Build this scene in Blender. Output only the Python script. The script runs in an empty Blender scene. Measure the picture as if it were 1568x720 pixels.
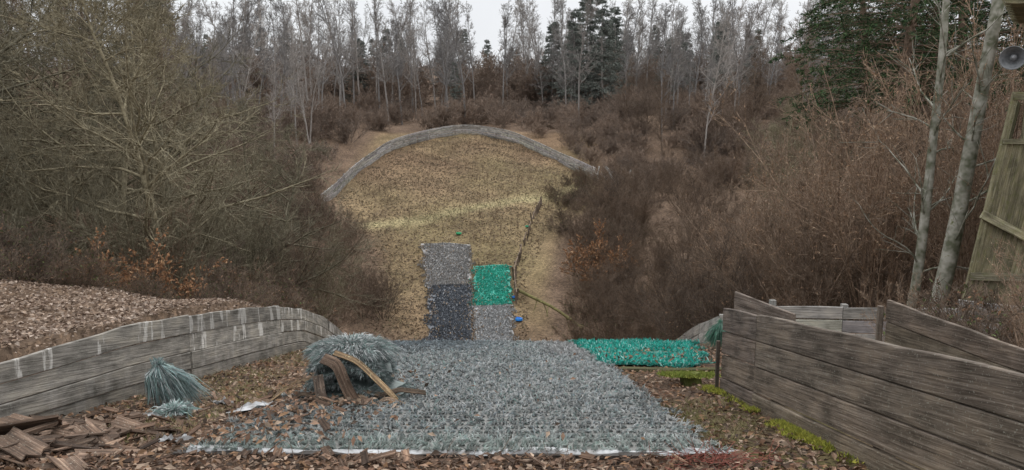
import bpy, math, numpy as np
from mathutils import Vector
rng=np.random.default_rng(7)
scene=bpy.context.scene
R=math.radians

# ------------------------------------------------------------------ mesh builder
class MB:
    def __init__(s): s.v=[];s.g=[];s.w=[];s.c=[];s.n=0
    def add(s,v,faces,wc=None,col=(1,1,1),mi=0):
        v=np.asarray(v,float).reshape(-1,3); n=len(v)
        s.v.append(v)
        s.w.append(np.zeros((n,3)) if wc is None else np.asarray(wc,float).reshape(-1,3))
        c=np.asarray(col,float)
        if c.ndim==1: c=np.tile(c,(n,1))
        s.c.append(c)
        if not isinstance(faces,(list,tuple)): faces=[faces]
        for f in faces:
            f=np.asarray(f,int)
            if f.ndim==1: f=f[None,:]
            s.g.append((f+s.n,mi))
        s.n+=n
    def mesh(s,name,mats,smooth=False):
        v=np.concatenate(s.v); w=np.concatenate(s.w); c=np.concatenate(s.c)
        me=bpy.data.meshes.new(name)
        me.vertices.add(len(v)); me.vertices.foreach_set('co',v.astype(np.float32).ravel())
        loops=np.concatenate([f.ravel() for f,_ in s.g])
        tot=np.concatenate([np.full(len(f),f.shape[1]) for f,_ in s.g])
        mi=np.concatenate([np.full(len(f),m) for f,m in s.g])
        st=np.concatenate([[0],np.cumsum(tot)[:-1]])
        me.loops.add(len(loops)); me.loops.foreach_set('vertex_index',loops.astype(np.int32))
        me.polygons.add(len(tot)); me.polygons.foreach_set('loop_start',st.astype(np.int32))
        me.polygons.foreach_set('loop_total',tot.astype(np.int32))
        me.polygons.foreach_set('material_index',mi.astype(np.int32))
        me.polygons.foreach_set('use_smooth',np.full(len(tot),smooth))
        for m in mats: me.materials.append(m)
        me.update(calc_edges=True)
        a=me.attributes.new('wc','FLOAT_VECTOR','POINT'); a.data.foreach_set('vector',w.astype(np.float32).ravel())
        a=me.attributes.new('col','FLOAT_COLOR','POINT')
        a.data.foreach_set('color',np.concatenate([c,np.ones((len(c),1))],1).astype(np.float32).ravel())
        return me
    def obj(s,name,mats,parent=None,smooth=False):
        o=bpy.data.objects.new(name,s.mesh(name,mats,smooth)); scene.collection.objects.link(o)
        if parent: o.parent=parent
        return o
def empty(name,loc=(0,0,0)):
    o=bpy.data.objects.new(name,None); scene.collection.objects.link(o); o.location=loc; return o
def nrm(a): return a/np.maximum(np.linalg.norm(a,axis=-1,keepdims=True),1e-9)

# ------------------------------------------------------------------ materials
def newmat(name,rough=.85,spec=.3):
    m=bpy.data.materials.new(name); m.use_nodes=True
    nt=m.node_tree; b=nt.nodes['Principled BSDF']; b.inputs['Roughness'].default_value=rough
    b.inputs['Specular IOR Level'].default_value=spec
    return m,nt,b
def N(nt,t,**k):
    n=nt.nodes.new(t)
    for a,v in k.items(): setattr(n,a,v)
    return n
def noise(nt,vec,scale,detail=4,rough=.6):
    n=N(nt,'ShaderNodeTexNoise'); n.inputs['Scale'].default_value=scale; n.inputs['Detail'].default_value=detail
    n.inputs['Roughness'].default_value=rough
    if vec is not None: nt.links.new(vec,n.inputs['Vector'])
    return n
def ramp(nt,fac,stops):
    r=N(nt,'ShaderNodeValToRGB'); e=r.color_ramp.elements
    while len(e)<len(stops): e.new(.5)
    for i,(p,c) in enumerate(stops):
        e[i].position=p; e[i].color=(*c,1) if len(c)==3 else c
    nt.links.new(fac,r.inputs['Fac']); return r
def mix(nt,mode,fac,a,b):
    m=N(nt,'ShaderNodeMix',data_type='RGBA',blend_type=mode)
    for s,x in ((m.inputs[0],fac),(m.inputs[6],a),(m.inputs[7],b)):
        if hasattr(x,'is_output'): nt.links.new(x,s)
        elif isinstance(x,(int,float)): s.default_value=x
        else: s.default_value=(*x,1)
    return m.outputs[2]
def bump(nt,b,h,strength,dist):
    n=N(nt,'ShaderNodeBump'); n.inputs['Strength'].default_value=strength; n.inputs['Distance'].default_value=dist
    nt.links.new(h,n.inputs['Height']); nt.links.new(n.outputs[0],b.inputs['Normal'])

def bark_mat(name,c1,c2,scale=8,c3=None):
    m,nt,b=newmat(name,.9,.15)
    tc=N(nt,'ShaderNodeTexCoord'); oi=N(nt,'ShaderNodeObjectInfo')
    n=noise(nt,tc.outputs['Object'],scale,2)
    st=[(.35,c1),(.65,c2)]
    if c3: st.append((.75,c3))
    r=ramp(nt,n.outputs['Fac'],st)
    rr=ramp(nt,oi.outputs['Random'],[(0,(.7,.7,.7)),(1,(1.25,1.18,1.1))])
    nt.links.new(mix(nt,'MULTIPLY',1.0,r.outputs[0],rr.outputs[0]),b.inputs['Base Color'])
    return m
def vcol_mat(name,rough=.6,spec=.3,var=.25,scale=30,transl=0):
    m,nt,b=newmat(name,rough,spec)
    a=N(nt,'ShaderNodeAttribute',attribute_name='col')
    tc=N(nt,'ShaderNodeTexCoord'); n=noise(nt,tc.outputs['Object'],scale,3)
    r=ramp(nt,n.outputs['Fac'],[(.3,(1-var,)*3),(.7,(1+var*.6,)*3)])
    nt.links.new(mix(nt,'MULTIPLY',1.0,a.outputs['Color'],r.outputs[0]),b.inputs['Base Color'])
    return m
def wood_mat(name,dark,mid,light,white=0,moss=0.0,rough=.85):
    m,nt,b=newmat(name,rough,.25)
    a=N(nt,'ShaderNodeAttribute',attribute_name='wc'); c=N(nt,'ShaderNodeAttribute',attribute_name='col')
    mp=N(nt,'ShaderNodeMapping'); mp.inputs['Scale'].default_value=(1.2,38,7.3); nt.links.new(a.outputs['Vector'],mp.inputs['Vector'])
    n=noise(nt,mp.outputs[0],1.6,6,.65); n.inputs['Distortion'].default_value=.6
    r=ramp(nt,n.outputs['Fac'],[(.3,dark),(.52,mid),(.72,light)])
    mp2=N(nt,'ShaderNodeMapping'); mp2.inputs['Scale'].default_value=(2.2,5,3.1); nt.links.new(a.outputs['Vector'],mp2.inputs['Vector'])
    n2=noise(nt,mp2.outputs[0],1.3,5,.6)
    r2=ramp(nt,n2.outputs['Fac'],[(.3,(.42,.42,.40)),(.5,(.95,.95,.95)),(.7,(1.35,1.32,1.25))])
    col=mix(nt,'MULTIPLY',1.0,r.outputs[0],r2.outputs[0])
    n4=noise(nt,a.outputs['Vector'],55,3,.7)
    sp=ramp(nt,n4.outputs['Fac'],[(.60,(0,0,0)),(.68,(.55,.55,.55))])
    col=mix(nt,'MIX',sp.outputs[0],col,(.40,.40,.35))
    # boards darker towards the foot
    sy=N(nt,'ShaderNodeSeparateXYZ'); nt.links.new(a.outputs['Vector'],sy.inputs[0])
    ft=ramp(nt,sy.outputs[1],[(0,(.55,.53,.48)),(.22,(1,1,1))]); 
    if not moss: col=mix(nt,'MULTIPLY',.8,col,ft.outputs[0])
    if moss:
        n3=noise(nt,mp2.outputs[0],3.1,5,.7)
        r3=ramp(nt,n3.outputs['Fac'],[(.5,(0,0,0)),(.68,(moss,moss,moss))])
        col=mix(nt,'MIX',r3.outputs[0],col,(.14,.155,.05))
    if white:
        mp3=N(nt,'ShaderNodeMapping'); mp3.inputs['Scale'].default_value=(3.0,.7,1); nt.links.new(a.outputs['Vector'],mp3.inputs['Vector'])
        n3=noise(nt,mp3.outputs[0],2.2,5,.6); mu=N(nt,'ShaderNodeMath',operation='MULTIPLY')
        r3=ramp(nt,n3.outputs['Fac'],[(.55,(0,0,0)),(.59,(.85,.85,.85))])
        sx=N(nt,'ShaderNodeSeparateColor'); nt.links.new(c.outputs['Color'],sx.inputs[0])
        nt.links.new(r3.outputs[0],mu.inputs[0]); nt.links.new(sx.outputs[2],mu.inputs[1])
        col=mix(nt,'MIX',mu.outputs[0],col,(.64,.62,.58))
        cr=N(nt,'ShaderNodeCombineColor')
        for i in range(3): nt.links.new(sx.outputs[0],cr.inputs[i])
        col=mix(nt,'MULTIPLY',1.0,col,cr.outputs[0])
    else: col=mix(nt,'MULTIPLY',1.0,col,c.outputs['Color'])
    nt.links.new(col,b.inputs['Base Color'])
    bump(nt,b,n.outputs['Fac'],.8,.014)
    return m

M_bark=bark_mat('bark_olive',(.125,.11,.075),(.30,.28,.205))
M_barkd=bark_mat('bark_brown',(.105,.08,.062),(.245,.19,.15))
M_haz=bark_mat('bark_hazel',(.20,.14,.10),(.42,.325,.25))
M_far=bark_mat('bark_distant_hazed',(.245,.235,.23),(.33,.32,.315),2)  # bark paled and greyed, distance haze painted into the colour
M_farb=bark_mat('scrub_distant_hazed',(.22,.175,.145),(.32,.265,.225),2)  # scrub colour lightened with the same painted haze
M_birch=bark_mat('bark_birch',(.15,.16,.11),(.50,.49,.44),5,(.15,.17,.07))
M_leafb=vcol_mat('dry_leaves',.8,.2,.3,20)
M_needle=vcol_mat('spruce_needles',.7,.2,.4,3)
M_plastic=vcol_mat('plastic_bristle',.5,.35,.2,9)
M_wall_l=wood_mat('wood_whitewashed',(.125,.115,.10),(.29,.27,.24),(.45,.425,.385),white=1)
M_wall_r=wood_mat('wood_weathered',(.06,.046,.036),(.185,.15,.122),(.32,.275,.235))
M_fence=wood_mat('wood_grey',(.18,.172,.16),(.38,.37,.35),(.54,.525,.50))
M_tower=wood_mat('wood_mossy',(.09,.08,.05),(.24,.218,.15),(.37,.345,.265),moss=.55)
M_debris=wood_mat('wood_debris',(.04,.032,.027),(.135,.098,.076),(.31,.245,.195))
M_sheet,_nt,_b=newmat('torn_plastic_sheet',.5,.4)
_n=noise(_nt,N(_nt,'ShaderNodeTexCoord').outputs['Object'],9,5); _nt.links.new(ramp(_nt,_n.outputs['Fac'],[(.3,(.15,.135,.12)),(.55,(.42,.43,.44)),(.8,(.60,.61,.62))]).outputs[0],_b.inputs['Base Color'])
M_metal,_nt,_b=newmat('painted_metal',.45,.5)
_n=noise(_nt,N(_nt,'ShaderNodeTexCoord').outputs['Object'],14,4); _nt.links.new(ramp(_nt,_n.outputs['Fac'],[(.3,(.16,.17,.18)),(.7,(.34,.35,.36))]).outputs[0],_b.inputs['Base Color'])
M_rubber,_nt,_b=newmat('dark_rubber_and_shadow',.6,.3)  # rubber, also the dark sheets that paint in shadow
_n=noise(_nt,N(_nt,'ShaderNodeTexCoord').outputs['Object'],22,4); _nt.links.new(ramp(_nt,_n.outputs['Fac'],[(.3,(.02,.018,.016)),(.7,(.08,.068,.06))]).outputs[0],_b.inputs['Base Color'])

# ground
M_ground,nt,b=newmat('ground_litter',.95,.15)
a=N(nt,'ShaderNodeAttribute',attribute_name='col'); tc=N(nt,'ShaderNodeTexCoord')
n1=noise(nt,tc.outputs['Object'],.45,6,.65); n2=noise(nt,tc.outputs['Object'],6,6,.7)
vo=N(nt,'ShaderNodeTexVoronoi'); vo.inputs['Scale'].default_value=17; nt.links.new(tc.outputs['Object'],vo.inputs['Vector'])
sv=N(nt,'ShaderNodeSeparateColor'); nt.links.new(vo.outputs['Color'],sv.inputs[0])
c=mix(nt,'MULTIPLY',1.0,a.outputs['Color'],ramp(nt,n1.outputs['Fac'],[(.32,(.66,.65,.62)),(.68,(1.3,1.3,1.27))]).outputs[0])
c=mix(nt,'MULTIPLY',1.0,c,ramp(nt,n2.outputs['Fac'],[(.3,(.6,.6,.6)),(.7,(1.35,1.33,1.28))]).outputs[0])
c=mix(nt,'MULTIPLY',.7,c,ramp(nt,sv.outputs[0],[(0,(.5,.43,.38)),(.6,(1,.95,.9)),(1,(1.6,1.45,1.3))]).outputs[0])
nt.links.new(c,b.inputs['Base Color']); bump(nt,b,n2.outputs['Fac'],1,.05)

# ------------------------------------------------------------------ terrain
LIP=15.42
yy=np.arange(LIP,420,.25)
cf=np.interp(yy,[15.42,17,20,26,29,32,35,38,40,43,46,56,66,75,80,100,150,250,420],
               [-5.2,-5.9,-7.1,-9.0,-9.35,-9.22,-8.95,-8.62,-8.25,-7.65,-7.0,-4.9,-2.6,-.2,.3,2.2,9,20,30])
k=np.exp(-np.linspace(-2,2,13)**2); k/=k.sum(); cfs=np.convolve(np.pad(cf,6,'edge'),k,'valid')
def C(y):
    near=np.where(y<3,-1.16-.21*3,-1.16-.21*y)
    return np.where(y<LIP,near,np.interp(y,yy,cfs))
def sst(t): t=np.clip(t,0,1); return t*t*(3-2*t)
def Lz(y): return np.interp(y,[-50,0,4,8,11,12.5,15,18,26,36,46,58,75,100,150,250,420],[-1,-1.1,-1.5,-2.05,-2.55,-2.95,-4.0,-4.9,-6.6,-7.2,-5.8,-3.4,-.2,2.4,9,20,30])
def Rz(y): return np.interp(y,[-50,0,4,8,12,15,20,28,36,46,56,66,75,100,150,250,420],[-1,-1.2,-2.0,-2.85,-3.5,-4.2,-5.6,-7.0,-7.3,-6.0,-4.5,-1.6,.6,2.8,9,20,30])
def fb(x,y):
    return (np.sin(x*.9+1.3*np.sin(y*.4))*np.cos(y*.7+.8*np.sin(x*.5))+.5*np.sin(x*2.3+y*1.1)*np.cos(y*1.9-x*.6))
def H(x,y):
    x=np.asarray(x,float); y=np.asarray(y,float)
    xl=np.interp(y,[0,14,18,30,40,56,75],[4.0,4.0,4.2,5.5,8,13,13]); wl=np.interp(y,[0,14,18,30,56],[.15,.15,.8,5,6])
    xr=np.interp(y,[0,8,8.4,14,18,30,45,56,75],[2.35,2.35,3.2,4.25,4.4,4,3,7.5,8]); wr=np.interp(y,[0,8,9,15,30,56],[.15,.15,.8,.5,4,5])
    a=sst((-x-xl)/wl); b=sst((x-xr)/wr)
    side=np.interp(y,[0,40,60],[1,1,.5])
    l=Lz(y)+np.clip(-x-5,0,8)*.11*side; r=Rz(y)+np.clip(x-5,0,10)*.07*side
    z=C(y)*(1-a)*(1-b)+l*a+r*b
    amp=np.interp(y,[0,15,30,80],[.02,.03,.07,.15])+.05*(a+b)
    return z+amp*fb(x,y)*np.where((y<LIP)&(a+b<.5),.5,1)
def grid(lo,hi,dens):
    out=[lo]
    while out[-1]<hi: out.append(out[-1]+dens(out[-1]))
    return out
xs=np.array(sorted(set([round(v,3) for v in grid(-6,6,lambda v:.15)]+[round(-6-t,3) for t in grid(.2,300,lambda v:.25+v*.08)]+[round(6+t,3) for t in grid(.2,300,lambda v:.25+v*.08)]+[-3.99,-4.16,2.34,2.51])))
ys=np.array(sorted(set([round(v,3) for v in grid(-30,2,lambda v:2)]+[round(v,3) for v in grid(2.3,420,lambda v:.14+max(0,v-10)*.012)]+[15.41,15.43])))
X,Y=np.meshgrid(xs,ys); Z=H(X,Y)
nx,ny=len(xs),len(ys); idx=np.arange(nx*ny).reshape(ny,nx)
F=np.stack([idx[:-1,:-1],idx[:-1,1:],idx[1:,1:],idx[1:,:-1]],-1).reshape(-1,4)
def pathd(x,y): return y-(55.2+.62*x)+.35*np.sin(x*.8)
def gcol(x,y):
    x=np.asarray(x,float);y=np.asarray(y,float)
    litter=np.array([.165,.122,.095]); tan=np.array([.22,.165,.112]); olive=np.array([.195,.18,.095]); near=np.array([.125,.09,.07]); moss=np.array([.13,.15,.04])
    f=np.clip(fb(x*.35,y*.3)*.5+.5,0,1); g=fb(x*1.1+3,y*.9)*.5+.5
    c=np.ones(x.shape+(3,))*litter
    inside=sst((y-30)/6)*sst((x+np.interp(y,[30,45,56,75],[5.5,8.5,14,14]))/1.5)*sst((np.interp(y,[30,40,50,56,75],[2.2,2.4,4,7.5,8.5])-x)/1.2)*(1-sst((y-75)/2))
    t=tan*(1-.5*f[...,None])+olive*.5*f[...,None]
    t=t*(.85+.3*g[...,None])
    band=np.exp(-(pathd(x,y)/1.0)**2)*.95; t=t*(1-band[...,None])+np.array([.315,.285,.175])*band[...,None]
    red=sst((y-58)/8)*(1-f)*.7; t=t*(1-red[...,None])+np.array([.185,.13,.09])*red[...,None]
    c=c*(1-inside[...,None])+t*inside[...,None]
    nr=(y<LIP)&(x>-4.05)&(x<4.3); c=np.where(nr[...,None],near*(.8+.5*f[...,None]),c)
    ms=((x>1.35)&(y<11)&nr)*np.clip(g*1.3-.35,0,.8); c=c*(1-ms[...,None])+moss*ms[...,None]
    ms=((x<-2.4)&(y>7)&nr)*np.clip(g*1.3-.4,0,.6); c=c*(1-ms[...,None])+np.array([.2,.17,.07])*ms[...,None]
    lb=(x<-4.05)&(y<13.5); c=np.where(lb[...,None],np.array([.19,.142,.11])*(.8+.4*f[...,None]),c)
    return c
g=MB(); g.add(np.stack([X,Y,Z],-1),F,col=gcol(X,Y).reshape(-1,3)); ground=g.obj('ground',[M_ground],smooth=True)

# ------------------------------------------------------------------ loft planks
def plank_wall(mb,px,py,top,bot,rows,th,joints,r,colfn=None,gap=.008,white=False,step=.35):
    px,py,top,bot=map(lambda a:np.asarray(a,float),(px,py,top,bot))
    s=np.concatenate([[0],np.cumsum(np.hypot(np.diff(px),np.diff(py)))]); Lt=s[-1]
    js=[0]+list(joints)+[Lt]
    for j0,j1 in zip(js[:-1],js[1:]):
        n=max(2,int((j1-j0)/step)+1); q=np.linspace(j0+.004,j1-.004,n)
        x=np.interp(q,s,px); y=np.interp(q,s,py); t=np.interp(q,s,top); bo=np.interp(q,s,bot)
        dx=np.gradient(x);dy=np.gradient(y); l=np.hypot(dx,dy); nxx,nyy=-dy/l,dx/l
        for k in range(rows):
            off=r.normal(0,.007); z0=bo+(t-bo)*k/rows+gap*.5; z1=bo+(t-bo)*(k+1)/rows-gap*.5
            z0=z0+r.normal(0,.003); z1=z1+r.normal(0,.003)+ (r.normal(0,.008) if k==rows-1 else 0)
            if k==rows-1: z1=z1+.006*np.sin(q*5+r.uniform(0,6))
            o1=off-th/2;o2=off+th/2; e0=min(.006,th*.2)
            V=[]
            prof=[(o1,z0+e0),(o1+e0,z0),(o2-e0,z0),(o2,z0+e0),(o2,z1-e0),(o2-e0,z1),(o1+e0,z1),(o1,z1-e0)]
            for o,z in prof: V.append(np.stack([x+nxx*o,y+nyy*o,z],-1))
            V=np.stack(V,1) # n,8,3
            wid=r.uniform(0,50)
            wc=np.zeros((n,8,3)); wc[...,0]=(q+wid)[:,None]; wc[...,2]=wid
            for a_ in range(8): wc[:,a_,1]=(prof[a_][1]-bo)
            i=np.arange(n*8).reshape(n,8); fs=[]
            for a_ in range(8):
                b_=(a_+1)%8
                fs.append(np.stack([i[:-1,a_],i[1:,a_],i[1:,b_],i[:-1,b_]],-1))
            fs=np.concatenate(fs); v=r.uniform(.68,1.18)
            if white:
                c=np.array([v,v,(1.0 if k>=rows-2 else .15)*(r.random()<.8)])
            else: c=np.array([v,v*r.uniform(.96,1.02),v*r.uniform(.92,1.04)])
            mb.add(V,[fs,i[0][::-1],i[-1]],wc,c)
def box(mb,p0,p1,w,t,up=(0,0,1),col=(1,1,1),r=rng,jag=0):
    """a board from p0 to p1, width w along 'up', thickness t, ends cut unevenly if jag"""
    p0=np.array(p0,float);p1=np.array(p1,float); d=p1-p0; L=np.linalg.norm(d); d/=L
    up=np.array(up,float); up=up-d*np.dot(up,d); up/=np.linalg.norm(up); nn=np.cross(d,up)
    m=5 if jag else 2
    left=[(r.uniform(0,jag) if jag else 0, -w/2+w*k/(m-1)) for k in range(m)]
    right=[(L-(r.uniform(0,jag) if jag else 0), w/2-w*k/(m-1)) for k in range(m)]
    out=[(a,b) for a,b in left]+[(a,b) for a,b in right]
    K=len(out); V=[];W=[]; wid=r.uniform(0,50)
    for sgn in (-1,1):
        for a,b_ in out:
            V.append(p0+d*a+up*b_+nn*sgn*t/2); W.append((a+wid,b_+sgn*.01+.5,wid))
    i=np.arange(K); j=(i+1)%K
    mb.add(V,[i, (i+K)[::-1], np.stack([j,i,i+K,j+K],-1)],W,col)

# left side wall
r1=np.random.default_rng(3)
Yw=np.array([2.0,4.2,5.53,6.45,7.5,9.2,10.9,12.5,14,15.6,17,18.4,20.5,23]); 
Tw=np.array([-1.2,-1.52,-1.75,-1.85,-1.95,-2.25,-2.57,-2.92,-3.32,-3.86,-4.5,-5.25,-6.3,-7.4])
Bw=np.where(Yw<15.5,-1.16-.21*Yw-.06,Tw-.95); Xw=np.full(len(Yw),-3.95)+np.interp(Yw,[0,5,8,12,23],[-.05,.03,.06,0,-.1])
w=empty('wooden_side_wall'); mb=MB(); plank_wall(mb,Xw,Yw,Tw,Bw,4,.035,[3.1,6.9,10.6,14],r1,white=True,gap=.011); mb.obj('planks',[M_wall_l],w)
mb=MB()
for y in (4.3,6.7,9.1,11.1,12.7,14.1,16):
    z1=np.interp(y,Yw,Tw)-.05; box(mb,(-4.05,y,z1-.9),(-4.05,y,z1+(.06 if y>12 else -.02)),.08,.1,(0,1,0),(.7,.7,0))
mb.obj('posts',[M_wall_l],w)
# right side wall
w=empty('wooden_side_wall'); mb=MB()
Yr=np.array([7.95,6.85,5,3.2,1.8]); Tr=np.interp(Yr,[1.8,3.2,7.95],[-.86,-1.07,-1.87]); Br=-1.16-.21*Yr-.08
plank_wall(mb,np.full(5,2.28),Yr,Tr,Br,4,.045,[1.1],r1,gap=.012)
mb.obj('planks',[M_wall_r],w)
mb=MB(); 
for y in (7.8,6.5,4.6): box(mb,(2.37,y,-1.3-.21*y-.2),(2.37,y,np.interp(y,[1.8,7.95],[-.9,-1.9])),.1,.1,(0,1,0),(.8,.8,.8))
box(mb,(2.235,7.985,-3.0),(2.235,7.985,-2.25),.035,.035,(1,0,0),(.45,.45,.45))
mb.obj('posts',[M_wall_r],w)
# stair side boards behind
w=empty('wooden_stair_wall'); mb=MB()
plank_wall(mb,[4.05,4.05,4.05],[8.0,6.,3.4],[-1.80,-1.72,-1.5],[-2.75,-2.5,-2.1],4,.04,[2.6],r1)
plank_wall(mb,[2.58,3.1],[8.6,8.1],[-1.84,-1.98],[-2.35,-2.45],2,.04,[],r1)
box(mb,(4.0,8.05,-3.0),(4.0,8.05,-1.88),.05,.05,(1,0,0),(1,1,1)); mb.obj('planks',[M_wall_r],w)
w=empty('wooden_barrier'); mb=MB()
plank_wall(mb,[4.25,6.3,8.4,10.5],[12.2,11.6,11.2,11.],[-2.84,-2.72,-2.68,-2.65],[-3.5,-3.4,-3.3,-3.3],3,.035,[1.1,2.3,3.9],r1,gap=.02)
for x,y in ((4.3,12.25),(5.35,11.95),(6.5,11.65),(8.1,11.3)): box(mb,(x,y,-3.9),(x,y,-2.76),.09,.09,(1,0,0),(.8,.8,.8))
plank_wall(mb,[6.0,7.6],[10.0,9.2],[-2.25,-2.3],[-2.5,-2.55],1,.04,[],r1)
mb.obj('planks',[M_fence],w)
# landing side wall on the right, dropping with the hill
w=empty('wooden_side_wall'); mb=MB()
plank_wall(mb,[4.25,4.25,4.3,4.3],[15.2,17.,19,21.5],[-3.76,-4.42,-5.25,-6.4],[-4.6,-5.4,-6.3,-7.5],4,.035,[1.5,3.2],r1)
for y,z in ((15.3,-3.75),(17,-4.4),(18.8,-5.2)): box(mb,(4.33,y,z-.9),(4.33,y,z),.08,.08,(0,1,0),(.9,.9,.9))
mb.obj('planks',[M_fence],w)

# arc fence round the outrun
ax=[-13.6,-13.1,-12.9,-12.3,-11,-8.3,-4.65,-.25,3.2,5.2,6.9]; ay=[53,56.3,60,64,69.3,72.6,75,72.6,67,63.3,60]
w=empty('outrun_board_fence'); mb=MB()
qs=np.linspace(0,1,60); s=np.concatenate([[0],np.cumsum(np.hypot(np.diff(ax),np.diff(ay)))]); s/=s[-1]
fx=np.interp(qs,s,ax); fy=np.interp(qs,s,ay); 
kk=np.ones(5)/5; fx=np.convolve(np.pad(fx,2,'edge'),kk,'valid'); fy=np.convolve(np.pad(fy,2,'edge'),kk,'valid')
fz=C(fy); Lf=np.hypot(np.diff(fx),np.diff(fy)).sum()
plank_wall(mb,fx,fy,fz+.98,fz-.05,5,.05,list(np.arange(1,int(Lf/2.6)+1)*2.6+r1.uniform(-.3,.3,int(Lf/2.6)))[:-1],r1,gap=.03,step=.8)
mb.obj('planks',[M_fence],w); mb=MB()
for i in range(0,60,2): box(mb,(fx[i]*1.01,fy[i]+.12,fz[i]-.3),(fx[i]*1.01,fy[i]+.12,fz[i]+.95),.12,.12,(1,0,0),(.7,.7,.7))
for i in range(9):
    x=6.2+r1.uniform(0,2.6); y=57.5+r1.uniform(0,3); z=float(H(x,y)); a=r1.uniform(0,3)
    box(mb,(x,y,z+.1),(x+1.4*math.cos(a),y+.9*math.sin(a),z+r1.uniform(.3,1.2)),.2,.05,(0,0,1),(1.3,1.3,1.3))
mb.obj('posts_and_loose_boards',[M_fence],w)
# broken low fence + mossy log down the right of the landing
w=empty('broken_plank_fence'); mb=MB()
bx=[2.1,1.5,.5,.1,.25]; by=[54,51,44.5,41,37.5]
for i in range(26):
    t=i/25*4; k_=min(int(t),3); f=t-k_; x=bx[k_]*(1-f)+bx[k_+1]*f; y=by[k_]*(1-f)+by[k_+1]*f; z=float(H(x,y))
    box(mb,(x,y,z-.2),(x+r1.normal(0,.08),y+r1.normal(0,.1),z+.62+r1.uniform(-.25,.15)),.09,.08,(1,0,0),(1,.95,.9))
    if i%2==0 and i<24:
        x2=np.interp(y-1.4,by[::-1],bx[::-1]); box(mb,(x,y,z+.5),(x2,y-1.4,float(H(x2,y-1.4))+.42),.16,.04,(0,0,1),(1.2,1.1,1.0))
mb.obj('posts_and_rails',[M_wall_r],w)

# ------------------------------------------------------------------ tubes
def tubes(mb,P,Rr,sides,mi=0,col=(1,1,1)):
    P=np.asarray(P,float); Nn,K,_=P.shape
    T=nrm(np.gradient(P,axis=1)); ref=np.where(np.abs(T[...,2:3])>.8,np.array([1.,0,0]),np.array([0,0,1.]))
    U=nrm(np.cross(T,ref)); V=np.cross(T,U)
    a=np.arange(sides)/sides*2*np.pi
    v=P[:,:,None,:]+Rr[:,:,None,None]*(U[:,:,None,:]*np.cos(a)[None,None,:,None]+V[:,:,None,:]*np.sin(a)[None,None,:,None])
    i=np.arange(Nn*K*sides).reshape(Nn,K,sides); j=np.roll(i,-1,axis=2)
    f=np.stack([i[:,:-1],j[:,:-1],j[:,1:],i[:,1:]],-1).reshape(-1,4)
    mb.add(v,f,col=col,mi=mi)
def grow(p,d,L,r0,r1_,K,wander,trop,r):
    Nn=len(p); P=np.zeros((Nn,K,3)); P[:,0]=p; d=nrm(d); st=(L/(K-1))[:,None]
    for k in range(1,K):
        P[:,k]=P[:,k-1]+d*st; d=nrm(d+wander*r.normal(0,1,(Nn,3))+np.array(trop))
    t=np.linspace(0,1,K)[None,:]
    return P,r0[:,None]*(1-t)+r1_[:,None]*t
def spawn(P,Rr,n,t0,t1,ang,r,av=.2,power=1):
    Nn,K,_=P.shape; t=t0+(t1-t0)*r.random((Nn,n))**power; q=t*(K-1); i=np.minimum(q.astype(int),K-2); f=(q-i)[...,None]
    ar=np.arange(Nn)[:,None]; a=P[ar,i];b=P[ar,i+1]; p=a+(b-a)*f; d=nrm(b-a)
    rr=Rr[ar,i]*(1-f[...,0])+Rr[ar,i+1]*f[...,0]
    per=nrm(np.cross(d,r.normal(0,1,d.shape))); an=(ang+av*r.normal(0,1,(Nn,n)))[...,None]
    dd=np.cos(an)*d+np.sin(an)*per
    L=np.linalg.norm(np.diff(P,axis=1),axis=2).sum(1)[:,None]*np.ones((1,n))
    return p.reshape(-1,3),dd.reshape(-1,3),rr.ravel(),t.ravel(),L.ravel()
def leaves_on(mb,P,n,size,cols,r,mi=1,t0=.3):
    Nn,K,_=P.shape; m=Nn*n; i=r.integers(0,Nn,m); t=(t0+(1-t0)*r.random(m))*(K-1); k_=np.minimum(t.astype(int),K-2); f=(t-k_)[:,None]
    p=P[i,k_]*(1-f)+P[i,k_+1]*f; quad_leaves(mb,p,size,cols,r,mi)
def quad_leaves(mb,p,size,cols,r,mi=0,flat=0):
    m=len(p); u=r.normal(0,1,(m,3)); v=r.normal(0,1,(m,3))
    if flat: u[:,2]*=flat; v[:,2]*=flat
    u=nrm(u); v=nrm(v-u*(u*v).sum(1,keepdims=True)); s=(size*r.uniform(.6,1.3,m))[:,None]
    q=np.stack([p-u*s,p-v*s*.45,p+u*s,p+v*s*.45],1)
    q[:,1:4:2,2]+= .25*s
    c=np.asarray(cols)[r.integers(0,len(cols),m)]*r.uniform(.75,1.25,(m,1)); c=np.repeat(c,4,0)
    mb.add(q,np.arange(m*4).reshape(m,4),col=c,mi=mi)

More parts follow.
